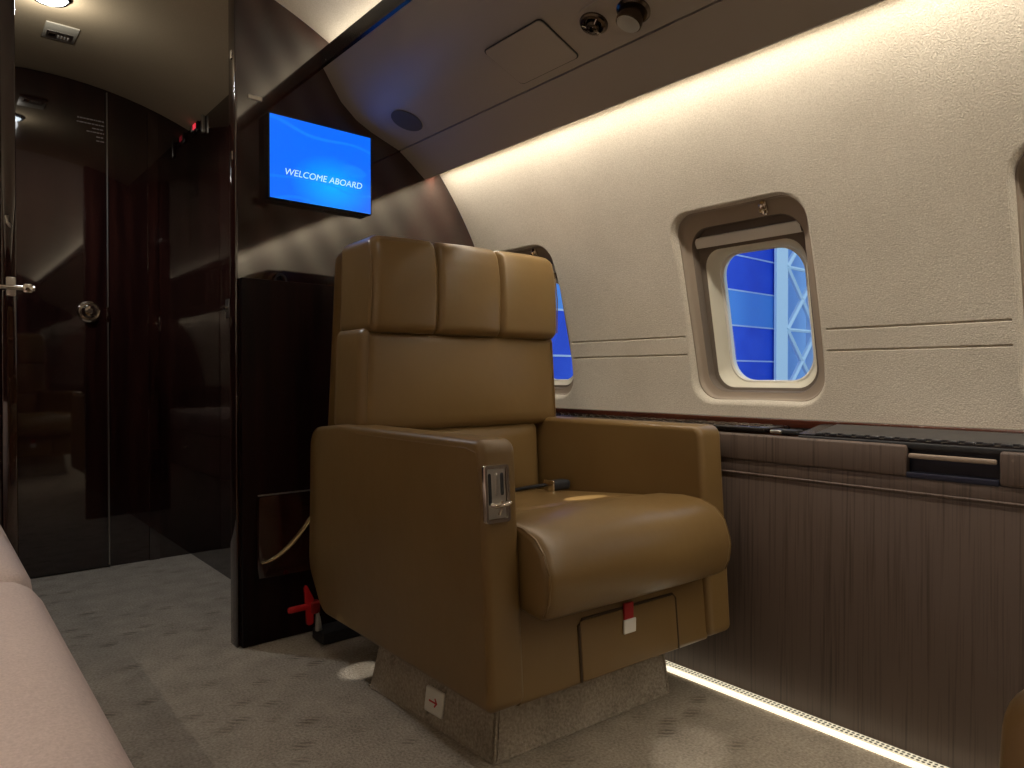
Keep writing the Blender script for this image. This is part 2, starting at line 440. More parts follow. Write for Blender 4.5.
def loft_loops(bm, loops):
    vl = [[bm.verts.new(p) for p in lp] for lp in loops]
    for A, B in zip(vl, vl[1:]):
        n = len(A)
        for k in range(n): bm.faces.new((A[k], A[(k+1) % n], B[(k+1) % n], B[k]))
    return vl
def wl(yc, hw, zlo, zhi, r, off): return win_loop(yc, hw, zlo, zhi, r, off, 9)
for wi, (yc, hw) in enumerate(WINS):
    w = empty('window_%d' % (wi+1), (0, 0, 0), kind='structure')
    k = hw/.186
    bm = bmesh.new()   # reveal with its flat shelf
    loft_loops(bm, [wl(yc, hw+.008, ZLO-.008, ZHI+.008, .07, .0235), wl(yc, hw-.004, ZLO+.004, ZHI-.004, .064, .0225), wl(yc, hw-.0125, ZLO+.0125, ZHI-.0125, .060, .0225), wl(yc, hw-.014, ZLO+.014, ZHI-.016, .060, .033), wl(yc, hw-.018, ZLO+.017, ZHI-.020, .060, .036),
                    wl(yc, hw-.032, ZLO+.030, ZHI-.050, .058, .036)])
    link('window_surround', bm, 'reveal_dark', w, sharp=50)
    bm = bmesh.new()
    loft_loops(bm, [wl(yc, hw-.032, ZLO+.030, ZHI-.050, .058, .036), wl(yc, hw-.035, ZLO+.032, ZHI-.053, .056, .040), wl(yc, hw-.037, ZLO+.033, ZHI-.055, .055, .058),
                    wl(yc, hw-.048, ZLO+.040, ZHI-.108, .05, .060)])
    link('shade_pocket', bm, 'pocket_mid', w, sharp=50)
    bm = bmesh.new()
    loft_loops(bm, [wl(yc, hw-.048, ZLO+.040, ZHI-.108, .05, .060), wl(yc, hw-.052, ZLO+.043, ZHI-.112, .05, .063), wl(yc, hw-.056, ZLO+.046, ZHI-.118, .055, .080), wl(yc, hw-.068, ZLO+.052, ZHI-.127, .06, .096)])
    link('pane_frame', bm, 'cream', w, sharp=60)
    bm = bmesh.new()
    loft_loops(bm, [wl(yc, hw-.066, ZLO+.050, ZHI-.125, .06, .092), wl(yc, hw-.0695, ZLO+.053, ZHI-.128, .06, .091), wl(yc, hw-.073, ZLO+.055, ZHI-.131, .06, .095), wl(yc, hw-.073, ZLO+.055, ZHI-.131, .06, .11)])
    link('pane_seal', bm, 'white', w, sharp=30)
    bm = bmesh.new()
    lp = wl(yc, hw-.072, ZLO+.054, ZHI-.130, .06, .1); bm.faces.new([bm.verts.new(p) for p in lp])
    link('pane', bm, 'pane', w, smooth=False)
    # pulled-up shade: pale lower rail showing in the pocket
    bm = bmesh.new()
    zt = ZHI-.084
    ys = [yc-hw+.042+(2*hw-.084)*i/12 for i in range(13)]
    rows = [(zt-.014, .058), (zt-.014, .044), (zt-.002, .0415), (zt+.010, .043), (zt+.010, .058)]
    g = [[bm.verts.new((cyl(sz(z), R+o).x, y, cyl(sz(z), R+o).z)) for z, o in rows] for y in ys]
    for i in range(12):
        for j in range(4): bm.faces.new((g[i][j], g[i+1][j], g[i+1][j+1], g[i][j+1]))
    link('window_shade', bm, 'white', w)
    # nickel catch at the top of the reveal
    pz = ZHI-.028; P = cyl(sz(pz), R+.028)
    bm = bmesh.new(); lathe(bm, [(.012, 0), (.013, .004), (.011, .007), (.006, .006), (.005, .012), (.008, .018), (.004, .021)], 20); bmesh.ops.scale(bm, vec=(1.5, .8, 1), verts=bm.verts[:])
    link('shade_catch', bm, 'chrome', w, loc=(P.x+.004, yc-.072*k, P.z), rot=(0, math.radians(-115), 0))

# wall above the slot, ceiling and left wall as one continuous liner each
def arc_strip(s0, s1, y0, y1, n=40, r=R, thick=0):
    bm = bmesh.new(); g = []
    for i in range(n+1):
        p = cyl(s0+(s1-s0)*i/n, r); g.append((bm.verts.new((p.x, y0, p.z)), bm.verts.new((p.x, y1, p.z))))
    for a, b in zip(g, g[1:]): bm.faces.new((a[0], a[1], b[1], b[0]))
    return bm
S_W = sz(1.50); S_CE = R*math.acos((1.02-XC)/R); S_CL = R*PI-S_W
ceiling = tag(link('ceiling', arc_strip(S_W, S_CL, Y0, YB, 60), 'ceil'), kind='structure')
wl_ = tag(link('wall_left', arc_strip(S_CL, R*PI+.05, Y0, YB, 30), 'suede'), kind='structure')
tag(link('wall_rear', box(-1.0, 1.75, Y0-.04, Y0, -.04, 2.0), 'walnut_far', smooth=False), kind='structure')

# vestibule beyond the partition
tag(link('ceiling_vestibule', arc_strip(R*.30, R*(PI-.30), YB, YF, 50), 'vest'), kind='structure')
tag(link('wall_front', box(-.95, 1.75, YF, YF+.04, -.04, 2.0), 'walnut_far', smooth=False), kind='structure')
def vest_side(x0, x1, name):
    zt = ZC+math.sqrt(R*R-((x0 if abs(x0-XC) < abs(x1-XC) else x1)-XC)**2)
    return tag(link(name, box(x0, x1, YB+.04, YF, 0, zt+.01), 'walnut_far', smooth=False), kind='structure')
vest_side(.858, .95, 'wall_vestibule_right'); vest_side(-.21, -.12, 'wall_vestibule_left')

# partitions: flat panel following the liner
def partition(xi, side):
    pts = [(xi, 0.0)]
    if side > 0:
        s_in = R*math.acos((xi-XC)/R)
        pts += [(xz(.05)-.0, 0.0)] if False else [(1.55, 0.0), (1.60, .3)]
        n = 40
        for i in range(n+1):
            p = cyl(-.02+(s_in+.02)*i/n); pts.append((p.x, p.z))
    else:
        s_in = R*math.acos((xi-XC)/R); n = 40
        for i in range(n+1):
            p = cyl(s_in+(R*PI+.02-s_in)*i/n); pts.append((p.x, p.z))
        pts += [(-.86, .3), (-.81, 0)]
    bm = bmesh.new(); A = [bm.verts.new((x, YB, z)) for x, z in pts]; B = [bm.verts.new((x, YB+.04, z)) for x, z in pts]
    bm.faces.new(A); bm.faces.new(list(reversed(B))); n = len(A)
    for k in range(n): bm.faces.new((A[k], B[k], B[(k+1) % n], A[(k+1) % n]))
    return bm
pr = tag(link('wall_partition_right', partition(.657, 1), 'walnut', smooth=False), kind='structure')
pl = tag(link('wall_partition_left', partition(.120, -1), 'walnut_far', smooth=False), kind='structure')
def edge_strip(x0, x1, name, mat):
    return tag(link(name, box(x0, x1, YB-.004, YB+.044, 0, ZC+math.sqrt(R*R-(x0-XC)**2)-.005, bev=.002), mat), kind='structure')
edge_strip(.652, .659, 'trim_1', 'walnut'); edge_strip(.140, .168, 'trim_2', 'walnut_far')

# ------------------------------------------------------------------ overhead service panels
PROF = [(.904, 1.662), (.918, 1.642), (.935, 1.615), (.968, 1.568), (1.019, 1.525), (1.07, 1.500), (1.12, 1.482), (1.171, 1.464), (1.215, 1.432), (1.259, 1.397), (1.267, 1.391)]
def pz(x):
    for (a, za), (b, zb) in zip(PROF, PROF[1:]):
        if a <= x <= b: return za+(zb-za)*(x-a)/(b-a)
def pslope(x):
    for (a, za), (b, zb) in zip(PROF, PROF[1:]):
        if a <= x <= b: return math.atan2(zb-za, b-a)
def overhead(side, label):
    root = empty('overhead_service_panel', ((0, -.4, 1.4)), label=label, cat='overhead panel')
    def X(x): return x if side > 0 else 2*XC-x
    seamx = 1.171
    def sheet(name, pr, mat, y0=Y0, y1=YB, back=.012):
        top = [(X(a), b) for a, b in pr]; bot = [(X(a)+side*back*.4, b+back) for a, b in reversed(pr)]
        bm = extrude_profile(top+bot, y0, y1, axis='y')
        return link(name, bm, mat, root, loc=(0, .4, -1.4), sharp=35)
    a = [p for p in PROF if p[0] <= seamx-.0]; a[0] = (.9045, 1.661); a[-1] = (seamx-.0018, 1.4648)
    # smooth the main curve
    sheet('panel_skin', a, 'psu')
    b = [(seamx+.0018, 1.4622)]+[p for p in PROF if p[0] > seamx]
    sheet('lower_skin', b, 'psu')
    bm = extrude_profile([(X(seamx-.01), 1.480), (X(seamx+.01), 1.470), (X(seamx+.01), 1.474), (X(seamx-.01), 1.484)], Y0, YB, axis='y')
    link('seam_backing', bm, 'matblack', root, loc=(0, .4, -1.4), smooth=False)
    bm = extrude_profile([(X(.903), 1.656), (X(.903), 1.703), (X(.915), 1.703), (X(.915), 1.650)], Y0, YB, bev=.001, axis='y')
    link('black_fascia', bm, 'black', root, loc=(0, .4, -1.4), smooth=False)
    # thin bright return lip along the wash-light slot
    bm = extrude_profile([(X(1.266), 1.3905), (X(1.271), 1.3905), (X(1.271), 1.43), (X(1.266), 1.43)], Y0, YB, axis='y')
    link('slot_lip', bm, 'psu', root, loc=(0, .4, -1.4), smooth=False)
    return root
OP = overhead(1, 'grey-brown overhead service panel running above the windows beside the armchair')
OPL = overhead(-1, 'grey-brown overhead service panel above the divan side')
def on_panel(name, bm, mat, x, y, lift=0, parent=OP, **kw):
    th = pslope(x)
    # local frame: X along profile (down-slope), Y along cabin, Z = up into the panel
    return link(name, bm, mat, parent, loc=(x+lift*math.sin(th), y+.4, pz(x)-1.4-lift*math.cos(th)), rot=(0, -th, 0), **kw)
def plate(hw, hh, r, t, bev=.0):
    bm = bmesh.new(); pts = rrect(hw, hh, r, 6)
    A = [bm.verts.new((x, y, -t)) for x, y in pts]; B = [bm.verts.new((x, y, t)) for x, y in pts]; n = len(A)
    f = bm.faces.new(A); bm.faces.new(list(reversed(B)))
    for k in range(n): bm.faces.new((A[k], B[k], B[(k+1) % n], A[(k+1) % n]))
    if bev: bmesh.ops.bevel(bm, geom=list(f.edges), offset=bev, segments=2, affect='EDGES')
    return bm
on_panel('access_panel_gap', plate(.067, .100, .012, .0010), 'matblack', 1.085, 1.195, .001)
on_panel('access_panel', plate(.0645, .0975, .011, .0018, .0006), 'psu', 1.085, 1.195, .002)
M['grille'] = plain('grey_speaker_mesh', (.085, .08, .08), .7)
on_panel('speaker_grille', lathe(bmesh.new(), [(.047, -.002), (.048, -.001), (.046, .001), (.044, .002)], 36), 'grille', 1.09, 1.74, .001)
ch = on_panel('light_channel', plate(.046, .34, .045, .002, .001), 'psu', 1.095, .70, .0005)
g = on_panel('air_vent', lathe(bmesh.new(), [(.030, .006), (.031, -.001), (.028, -.006), (.022, -.008), (.020, -.002), (.018, -.002), (.018, .004)], 32), 'bronze', 1.09, 1.0, .004)
link('vent_nozzle', lathe(bmesh.new(), [(.016, .006), (.0165, -.006), (.013, -.014), (.008, -.016), (.006, -.010)], 28), 'bronze', g)
for q in range(3):
    b_ = bmesh.new(); a_ = 2*PI*q/3
    tube(b_, [(.005*math.cos(a_), .005*math.sin(a_), -.014), (.024*math.cos(a_), .024*math.sin(a_), -.007)], .0022, 8); link('vent_spoke', b_, 'chrome', g)
g = on_panel('reading_light', lathe(bmesh.new(), [(.034, .004), (.035, -.002), (.030, -.006), (.024, -.004)], 32), 'bronze', 1.105, .905, .004)
link('lamp_barrel', lathe(bmesh.new(), [(.023, .01), (.0245, -.012), (.0275, -.022), (.0270, -.030), (.023, -.031)], 32), 'bronze', g, rot=(math.radians(10), 0, 0))
link('lens', lathe(bmesh.new(), [(.0245, -.0305), (.024, -.0325), (.005, -.0335)], 28), 'glass_lens', g, rot=(math.radians(10), 0, 0))

# ------------------------------------------------------------------ side ledges
def ledge(side, y1, label, detail):
    root = empty('side_ledge', (0, 0, 0), label=label, cat='ledge')
    def X(x): return x if side > 0 else 2*XC-x
    def B(name, mat, x0, x1, ya, yb, z0, z1, bev=.0, seg=3, par=None):
        a, b = sorted((X(x0), X(x1)))
        return link(name, box(a, b, ya, yb, z0, z1, bev=bev, seg=seg), mat, par or root)
    B('lower_panel', 'rib', 1.453, 1.50, Y0, y1, .010, .512, .003)
    B('toe_board', 'matblack', 1.458, 1.50, Y0, y1, .0, .03)
    B('panel_rail', 'rib', 1.4530, 1.50, Y0, y1, .510, .546, .003)
    B('rail_bead', 'rib', 1.4505, 1.47, Y0, y1, .514, .519, .002)
    if detail:
        B('upper_panel', 'rib', 1.450, 1.475, .514, y1, .546, .608, .006)
        B('upper_panel', 'rib', 1.450, 1.475, Y0, .362, .546, .608, .006)
        r_ = B('recess_lining', 'navy', 1.476, 1.49, .30, .58, .546, .611, .0)
        B('recess_floor', 'navy', 1.452, 1.49, .362, .514, .545, .556, .001)
        B('pull_slat', 'pull', 1.449, 1.460, .366, .510, .583, .5925, .003)
    else:
        B('upper_panel', 'rib', 1.450, 1.475, Y0, y1, .546, .608, .006)
    # wooden top and its shadow gap at the wall
    B('ledge_top', 'walnut_trim', 1.492, 1.608, Y0, y1, .585, .613, .003)
    B('wall_bead', 'walnut_trim', 1.578, 1.612, Y0, y1, .618, .6385, .003)
    if detail:
        link('stowed_table', extrude_profile([(1.462, .609), (1.462, .616), (1.572, .632), (1.572, .613), (1.48, .609)], Y0, .735, axis='y'), 'black', root, smooth=False)
        B('table_edge', 'matblack', 1.458, 1.475, Y0, .735, .600, .613, .003)
        bm = bmesh.new()
        y = .70
        for i in range(60):
            bx(bm, 1.466, 1.476, y-.017, y, .6165, .6205, .0008, 1); y -= .028
        link('hinge_knuckles', bm, 'plate', root)
        link('hinge_plate', extrude_profile([(1.478, .6185), (1.478, .6205), (1.570, .6338), (1.570, .6318)], Y0, .70, axis='y'), 'plate', root, smooth=False)
        B('hinge_bracket', 'matblack', 1.465, 1.50, .742, .80, .612, .622, .003)
        bm = bmesh.new(); tube(bm, [(1.462, .775, .617), (1.462, .80, .617)], .004, 10); link('hinge_pin', bm, 'steel', root)
        cov = B('wood_cover', 'black', 1.462, 1.582, .815, y1, .6135, .624, .004)
        bm = bmesh.new()
        for i in range(34):
            yy = .84+i*.031
            for r_ in range(3):
                x_ = 1.485+r_*.03+random.uniform(-.002, .002)
                tube(bm, [(x_, yy, .6245), (x_+.004, yy+.012, .6255), (x_-.001, yy+.024, .6245)], .0022, 6)
        link('carved_ribs', bm, 'chrome' if False else 'bronze', cov)
    # light strip at the foot
    B('light_diffuser', 'led', 1.420, 1.4335, Y0, y1, .001, .007)
    r = B('perforated_rail', 'perf', 1.434, 1.4545, Y0, y1, .001, .010)
    return root
ledge(1, YB, 'brown ribbed fabric side ledge with lit foot running under the windows', True)
ledge(-1, YB, 'brown ribbed fabric side ledge behind the divan', False)

# ------------------------------------------------------------------ armchair
def make_armchair():
    t = empty('armchair')
    # carpeted swivel plinth (flared)
    bm = bmesh.new()
    def pr(z, f, l, r_, ya, yb): return [bm.verts.new(p) for p in ((-f, ya, z), (f, ya, z), (r_, yb, z), (-l, yb, z))]
    A = pr(0, .250, .296, .275, -.238, .215); B = pr(.010, .250, .296, .275, -.238, .215); D = pr(.20, .228, .262, .245, -.225, .19)
    bm.faces.new(A); bm.faces.new(list(reversed(D)))
    for P, Q in ((A, B), (B, D)):
        for k in range(4): bm.faces.new((P[k], P[(k+1) % 4], Q[(k+1) % 4], Q[k]))
    bmesh.ops.bevel(bm, geom=[e for e in bm.edges if abs(e.verts[0].co.z-e.verts[1].co.z) > .1], offset=.008, segments=3, affect='EDGES')
    pl_ = link('plinth', bm, 'carpet', t)
    bm = bmesh.new()
    for sx in (-1, 1):
        tube(bm, [(sx*.248, -.2365, .004), (sx*.2275, -.2245, .19)], .0032, 8)
    tube(bm, [(-.248, -.237, .004), (.248, -.237, .004)], .003, 8); tube(bm, [(-.2495, -.238, .004), (-.295, .215, .004)], .003, 8)
    link('piping', bm, 'carpet', pl_)
    # exit arrow placard on the aisle face of the plinth
    ang = math.atan2(.025, .19)
    sg = bpy.data.objects.new('exit_sign', None)
    bm = rbox(-.0045, .004, -.031, .031, -.026, .026, .004, res=.004)
    sg = link('exit_sign', bm, 'white', t, loc=(-.2685, -.048, .056), rot=(0, ang, math.radians(6.2)))
    sg['label'] = 'white placard with a red arrow pointing to the front of the seat'
    bm = bmesh.new()
    pts = [(.015, .0016), (-.004, .0016), (-.004, .0075), (-.0155, 0), (-.004, -.0075), (-.004, -.0016), (.015, -.0016)]
    pts = [(.0145, .0017), (-.008, .0017), (-.0035, .0078), (-.0062, .0095), (-.0145, 0), (-.0062, -.0095), (-.0035, -.0078), (-.008, -.0017), (.0145, -.0017)]
    A = [bm.verts.new((-.0047, a, b)) for a, b in pts]; B = [bm.verts.new((-.0052, a, b)) for a, b in pts]
    bm.faces.new(B); n = len(A)
    for k in range(n): bm.faces.new((A[k], A[(k+1) % n], B[(k+1) % n], B[k]))
    link('arrow', bm, 'red', sg, smooth=False)
    # lower body between the arms
    prof = round_poly([(-.338, .153), (-.322, .325), (.46, .34), (.47, .24), (.40, .135)], [.012, .005, .005, .03, .05])
    link('seat_body', extrude_profile(prof, -.262, .262, 0), 'tan_dark', t)
    pan = link('front_panel', rbox(-.115, .160, -.336, -.320, .160, .274, .005, lambda q, p: Vector((q.x, q.y+(q.z-.225)*.093, q.z)), .012), 'tan_dark', t)
    bm = bmesh.new()
    tube(bm, [(-.1170, -.3385, .160), (-.1170, -.3285, .266), (-.108, -.3275, .2755), (.153, -.3275, .2755), (.1620, -.3285, .266), (.1620, -.3385, .160)], .0028, 6)
    link('panel_gap', bm, 'seam', t)
    # life vest pull tag
    lt = link('pull_tag', box(.000, .026, -.337, -.331, .250, .286, .001, 1), 'redfab', pan)
    lt['label'] = 'red webbing pull with a white printed end'
    tg = link('tag_label', box(-.004, .030, -.340, -.336, .226, .254, .001, 1), 'white', lt)
    # arms
    for sx in (-1, 1):
        prof = round_poly([(-.350, .160), (-.318, .630), (.30, .624), (.50, .605), (.515, .23), (.42, .128)], [.020, .026, .03, .055, .08, .07], 8)
        if sx > 0: prof = [(y if y < .26 else .26+(y-.26)*.30, z) for y, z in prof]
        a, b = (-.335, -.258) if sx < 0 else (.258, .336)
        bm = puffed(prof, a, b, .014)
        arm = link('armrest', bm, 'tan_dark', t, sharp=50)
        if sx < 0: armL = arm
        bm = bmesh.new()
        xs = -.3345 if sx < 0 else .3355
        tube(bm, [(xs, -.337, .20), (xs, -.311, .575), (xs, -.302, .608), (xs, -.27, .6135), (xs, .2, .608)], .0013, 6)
        link('arm_seam', bm, 'tan_dark', arm)
    # control bezel in the aisle arm
    cb = link('control_bezel', None or (lambda: (lambda bm: bm)(bezel_bm()))(), 'chrome', armL, loc=(-.3085, -.3265, .537), rot=(math.radians(-3.9), 0, 0))
    link('control_recess', box(-.020, .020, -.0015, .0005, -.043, .043), 'steel', cb)
    link('recline_slot', rbox(-.0175, -.0095, -.0032, .0, -.020, .036, .0035, res=.004), 'matblack', cb)
    link('headset_slot', rbox(-.003, .0045, -.0032, .0, -.004, .036, .0030, res=.004), 'steel', cb)
    link('headset_slot', rbox(.0085, .0165, -.0032, .0, -.004, .036, .0030, res=.004), 'matblack', cb)
    bm = bmesh.new(); tube(bm, [(-.014, -.004, -.018), (-.008, -.010, -.020), (.010, -.012, -.019), (.021, -.011, -.016)], [.004, .005, .004, .005], 10)
    tube(bm, [(.003, -.004, -.036), (.004, -.010, -.026), (.004, -.013, -.012)], .0028, 8)
    link('recline_lever', bm, 'chrome', cb)
    # seat cushion
    prof = [(.275, 0.3600), (.275, 0.4140), (.10, 0.4310), (-.02, 0.4430), (-.155, 0.4560), (-.166, 0.4515), (-.176, 0.4575), (-.22, 0.4680), (-.28, 0.4730), (-.33, 0.4700), (-.368, 0.4570), (-.392, 0.4340), (-.405, 0.4010), (-.408, 0.3820), (-.404, 0.3500), (-.394, 0.3250), (-.378, 0.3150), (-.350, 0.3160), (-.26, 0.3260), (-.1, 0.3360)]
    dense = []
    for k in range(len(prof)):
        p, q = prof[k], prof[(k+1) % len(prof)]
        m = max(1, int(math.hypot(p[0]-q[0], p[1]-q[1])/.03))
        for j in range(m): dense.append((p[0]+(q[0]-p[0])*j/m, p[1]+(q[1]-p[1])*j/m))
    bm = bmesh.new(); rows = []
    cz, cyy = .41, -.12
    W = .2565
    xs = [-1+2*i/28 for i in range(29)]
    ends = [(-W, .955), (-W+.0, .965)]
    def sec(x, shrink):
        out = []
        for y, z in dense:
            cr = .006*(1-(x/W)**2)
            zz = z+cr*(1 if z > .42 else 0)
            yy = y-(.006*(1-(x/W)**2) if y < -.33 else 0)
            out.append(bm.verts.new((x, cyy+(yy-cyy)*shrink[0] if True else yy, cz+(zz-cz)*shrink[1])))
        return out
    sx_ = [(-W, (.955, .86)), (-W+.001, (.965, .90)), (-W+.004, (.98, .945)), (-W+.010, (.993, .98)), (-W+.018, (1, 1))]
    secs = [sec(a, s) for a, s in sx_]+[sec(-W+.018+(2*W-.036)*i/14, (1, 1)) for i in range(1, 14)]+[sec(-a, s) for a, s in reversed(sx_)]
    for A, B in zip(secs, secs[1:]):
        n = len(A)
        for k in range(n): bm.faces.new((A[k], A[(k+1) % n], B[(k+1) % n], B[k]))
    bm.faces.new(secs[0]); bm.faces.new(list(reversed(secs[-1])))
    sc = link('seat_cushion', bm, 'tan', t, sharp=60)
    # side welt of the front roll
    for sx in (-1, 1):
        bm = bmesh.new()
        pts = [(sx*(W-.006), y, z) for y, z in [(-.18, 0.4555), (-.22, 0.4645), (-.28, 0.4695), (-.328, 0.4670), (-.365, 0.4540), (-.388, 0.4320), (-.4005, 0.4000), (-.4035, 0.3820), (-.3995, 0.3500), (-.390, 0.3280)]]
        tube(bm, pts, .0028, 6); link('welt', bm, 'tan_dark', sc)
    # backrest shell
    def shellf(q, p):
        tz = (q.z-.36)/(1.082-.36)
        k_ = 1-.085*max(0, tz); lean = .018*tz
        return Vector((q.x*k_, q.y+lean-.050*max(0, p.y)*max(0, tz), q.z))
    sh = link('backrest_shell', rbox(-.304, .304, .285, .505, .36, 1.078, .035, shellf), 'tan_dark', t)
    # upper back cushion
    def bk(q, p):
        tz = (q.z-.36)/(1.082-.36); k_ = 1-.11*tz
        y = q.y+.018*tz
        if p.y < .2: y -= .012*(1-p.x**2)*(1-p.z**2)
        return Vector((q.x*k_, y, q.z))
    bc = link('back_cushion', rbox(-.325, .325, .222, .40, .606, .862, .022, bk), 'tan', t)
    lb = link('lumbar_cushion', rbox(-.256, .256, .235, .34, .41, .612, .022, bk), 'tan', t)
    # side seams of the back cushion
    for sx in (-1, 1):
        bm = bmesh.new(); tube(bm, [(sx*.308*(1-.11*.37), .2268, .632), (sx*.308*(1-.11*.65), .232, .84)], .0018, 6); link('welt', bm, 'tan_dark', bc)
    # headrest in three fluted panels
    def hd(q, p):
        tz = (q.z-.36)/(1.082-.36); k_ = 1-.085*tz
        x = q.x*k_; y = q.y+.018*tz; z = q.z
        gr = max(0, 1-abs(p.x+.37)/.03, 1-abs(p.x-.31)/.03)
        if p.y < -.2:
            u = (p.x+.685)/.315 if p.x < -.37 else ((p.x+.03)/.34 if p.x < .31 else (p.x-.655)/.345)
            y -= .009*(1-min(1, u*u)); y += .012*gr
            y -= .008*(1-p.z**2)
        if p.z > .5: z += .004*(1-p.x**2)-.008*gr
        if p.z > .3 and p.y < -.2: y += .022*max(0, p.z-.3)**2
        return Vector((x, y, z))
    hr = link('headrest', rbox(-.312, .312, .196, .395, .848, 1.084, .024, hd, .006), 'tan', t, sharp=50)
    for sx in (-1, 1):
        bm = bmesh.new()
        tube(bm, [(sx*.291, .214, .866), (sx*.288, .209, .96), (sx*.286, .218, 1.03), (sx*.284, .238, 1.066)], .0016, 6)
        link('headrest_welt', bm, 'tan_dark', hr)
    # lap belt and buckle lying at the back of the cushion
    bb = link('seat_belt', tube(bmesh.new(), [(.11, .228, .425), (.14, .19, .434), (.165, .15, .444), (.19, .125, .450)], [.004, .005, .005, .004], 8), 'matblack', t)
    link('buckle', rbox(.185, .245, .100, .135, .435, .461, .008, res=.006), 'matblack', bb)
    bm = bmesh.new(); bx(bm, .180, .1845, .097, .137, .434, .464, .002, 2); link('buckle_tip', bm, 'chrome', bb)
    return t
def bezel_bm():
    bm = bmesh.new()
    o = rrect(.0265, .0505, .006, 4); i = rrect(.021, .044, .004, 4)
    v = [[bm.verts.new((x, y_, z)) for x, z in lp] for lp, y_ in ((o, .002), (o, -.0045), ([(a*.97, b*.985) for a, b in o], -.006), (i, -.006), (i, -.001))]
    for A, B in zip(v, v[1:]):
        n = len(A)
        for k in range(n): bm.faces.new((A[k], A[(k+1) % n], B[(k+1) % n], B[k]))
    return bm
def copy_tree(o, parent=None):
    c = o.copy(); C.objects.link(c)
    if parent: c.parent = parent
    for ch in list(o.children): copy_tree(ch, c)
    return c
chair = make_armchair()
chair.location = (1.09, 1.23, 0); chair.rotation_euler = (0, 0, math.radians(-4))
tag(chair, 'tan leather armchair on a carpeted plinth in front of the walnut partition', 'armchair', 'tan leather cabin armchairs')
ch2 = copy_tree(chair)
ch2.location = (.551, -.315, 0); ch2.rotation_euler = (0, 0, math.radians(165))
tag(ch2, 'tan leather armchair turned to the windows, only one arm corner showing at the frame edge', 'armchair', 'tan leather cabin armchairs')

# ------------------------------------------------------------------ divan
dv = empty('divan', (-.3, .3, 0), label='rose-cream upholstered divan along the cabin side opposite the windows', cat='sofa')
def D(name, mat, *a, **k): return link(name, rbox(*a, **k), mat, dv, loc=(.3, -.3, 0))
D('sofa_base', 'sofa', -.66, .085, -.42, 1.86, .0, .30, .02, res=.05)
def pil(q, p):
    z = q.z+(.012*(1-p.x**2)*(1-p.y**2) if p.z > 0 else 0)
    return Vector((q.x, q.y, z))
for ya, yb in ((-.42, .38), (.39, 1.215), (1.225, 1.86)):
    D('seat_cushion', 'sofa', -.56, .132, ya, yb, .30, .462, .055, pil, .03)
D('back_cushion', 'sofa', -.66, -.46, -.42, 1.86, .30, .86, .06, res=.04)

o = empty('stowage_cabinet', (.98, YB-.001, 0), label='shallow dark walnut stowage front on the lower half of the partition behind the armchair', cat='cabinet')
link('cabinet_front', box(-.318, .36, -.022, 0, .002, 1.010, .002, 2), 'satin', o)
link('pouch_front', rbox(-.285, .34, -.050, -.021, .185, .416, .012, res=.03), 'walnut', o)
link('pouch_rim', tube(bmesh.new(), [(-.285, -.047, .417), (.34, -.047, .417)], .0022, 8), 'steel', o)
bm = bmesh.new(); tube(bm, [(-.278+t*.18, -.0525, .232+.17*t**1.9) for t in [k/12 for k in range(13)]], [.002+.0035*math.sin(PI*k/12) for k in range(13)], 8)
link('glint_rod', bm, 'brass', o)  # added rod, shaped as the bright curved highlight on the pouch
hk = link('top_hook', tube(bmesh.new(), [(-.205+.016*math.cos(a), -.012, 1.010+.020*math.sin(a)) for a in [PI*k/10 for k in range(11)]], .0032, 8), 'matblack', o)

# ------------------------------------------------------------------ monitor on the partition
mo = empty('monitor', (.8915, YB, 1.352), label='blue lit wall monitor reading WELCOME ABOARD on the walnut partition', cat='monitor')
link('housing', box(-.1600, .1600, -.036, .0, -.1185, .1185, .003), 'black', mo)
link('screen', box(-.1560, .1545, -.0372, -.0355, -.1155, .1150), 'screen', mo, smooth=False)
def text(body, size, loc, rot, mat, parent, shear=0, off=0, ext=0, name='lettering', align='CENTER'):
    cu = bpy.data.curves.new(name, 'FONT'); cu.body = body; cu.size = size; cu.align_x = align; cu.align_y = 'CENTER'; cu.shear = shear; cu.offset = off; cu.extrude = ext
    cu.materials.append(M[mat]); o = bpy.data.objects.new(name, cu); C.objects.link(o)
    bpy.context.view_layer.update(); me = bpy.data.meshes.new_from_object(o.evaluated_get(bpy.context.evaluated_depsgraph_get())); bpy.data.objects.remove(o)
    o = bpy.data.objects.new(name, me); C.objects.link(o); o.location = loc; o.rotation_euler = rot; o.parent = parent; return o
lt_ = text('WELCOME ABOARD', .0262, (.004, -.0380, -.0380), (PI/2, 0, 0), 'ltr', mo, .22, .0)
# small engraved tag on the partition, upper aisle side
tg = link('nickel_tag', box(.690, .728, YB-.004, YB-.0003, 1.506, 1.517, .001, 1), 'steel')
tag(tg, 'small bright metal tag on the walnut partition above the monitor corner', 'tag')

# ------------------------------------------------------------------ vestibule fittings
door = empty('door_1', (0, 0, 0), kind='structure')
def zc(x): return ZC+math.sqrt(R*R-(x-XC)**2)
bm = bmesh.new()
pts = [(-.02, .012), (.552, .012)]+[(x, zc(x)-.012) for x in [.552-(.572)*i/16 for i in range(17)]]
A = [bm.verts.new((x, YF-.012, z)) for x, z in pts]; B = [bm.verts.new((x, YF-.0005, z)) for x, z in pts]
bm.faces.new(A); bm.faces.new(list(reversed(B)))
for k in range(len(A)): bm.faces.new((A[k], A[(k+1) % len(A)], B[(k+1) % len(A)], B[k]))
link('door_leaf', bm, 'walnut_far', door, smooth=False)
dk = lathe(bmesh.new(), [(.040, .0), (.040, .004), (.034, .008), (.030, .006), (.027, .010), (.024, .022), (.018, .030), (.010, .031), (.008, .028)], 36)
link('door_knob', dk, 'chrome', door, loc=(.492, YF-.012, .989), rot=(PI/2, 0, 0))
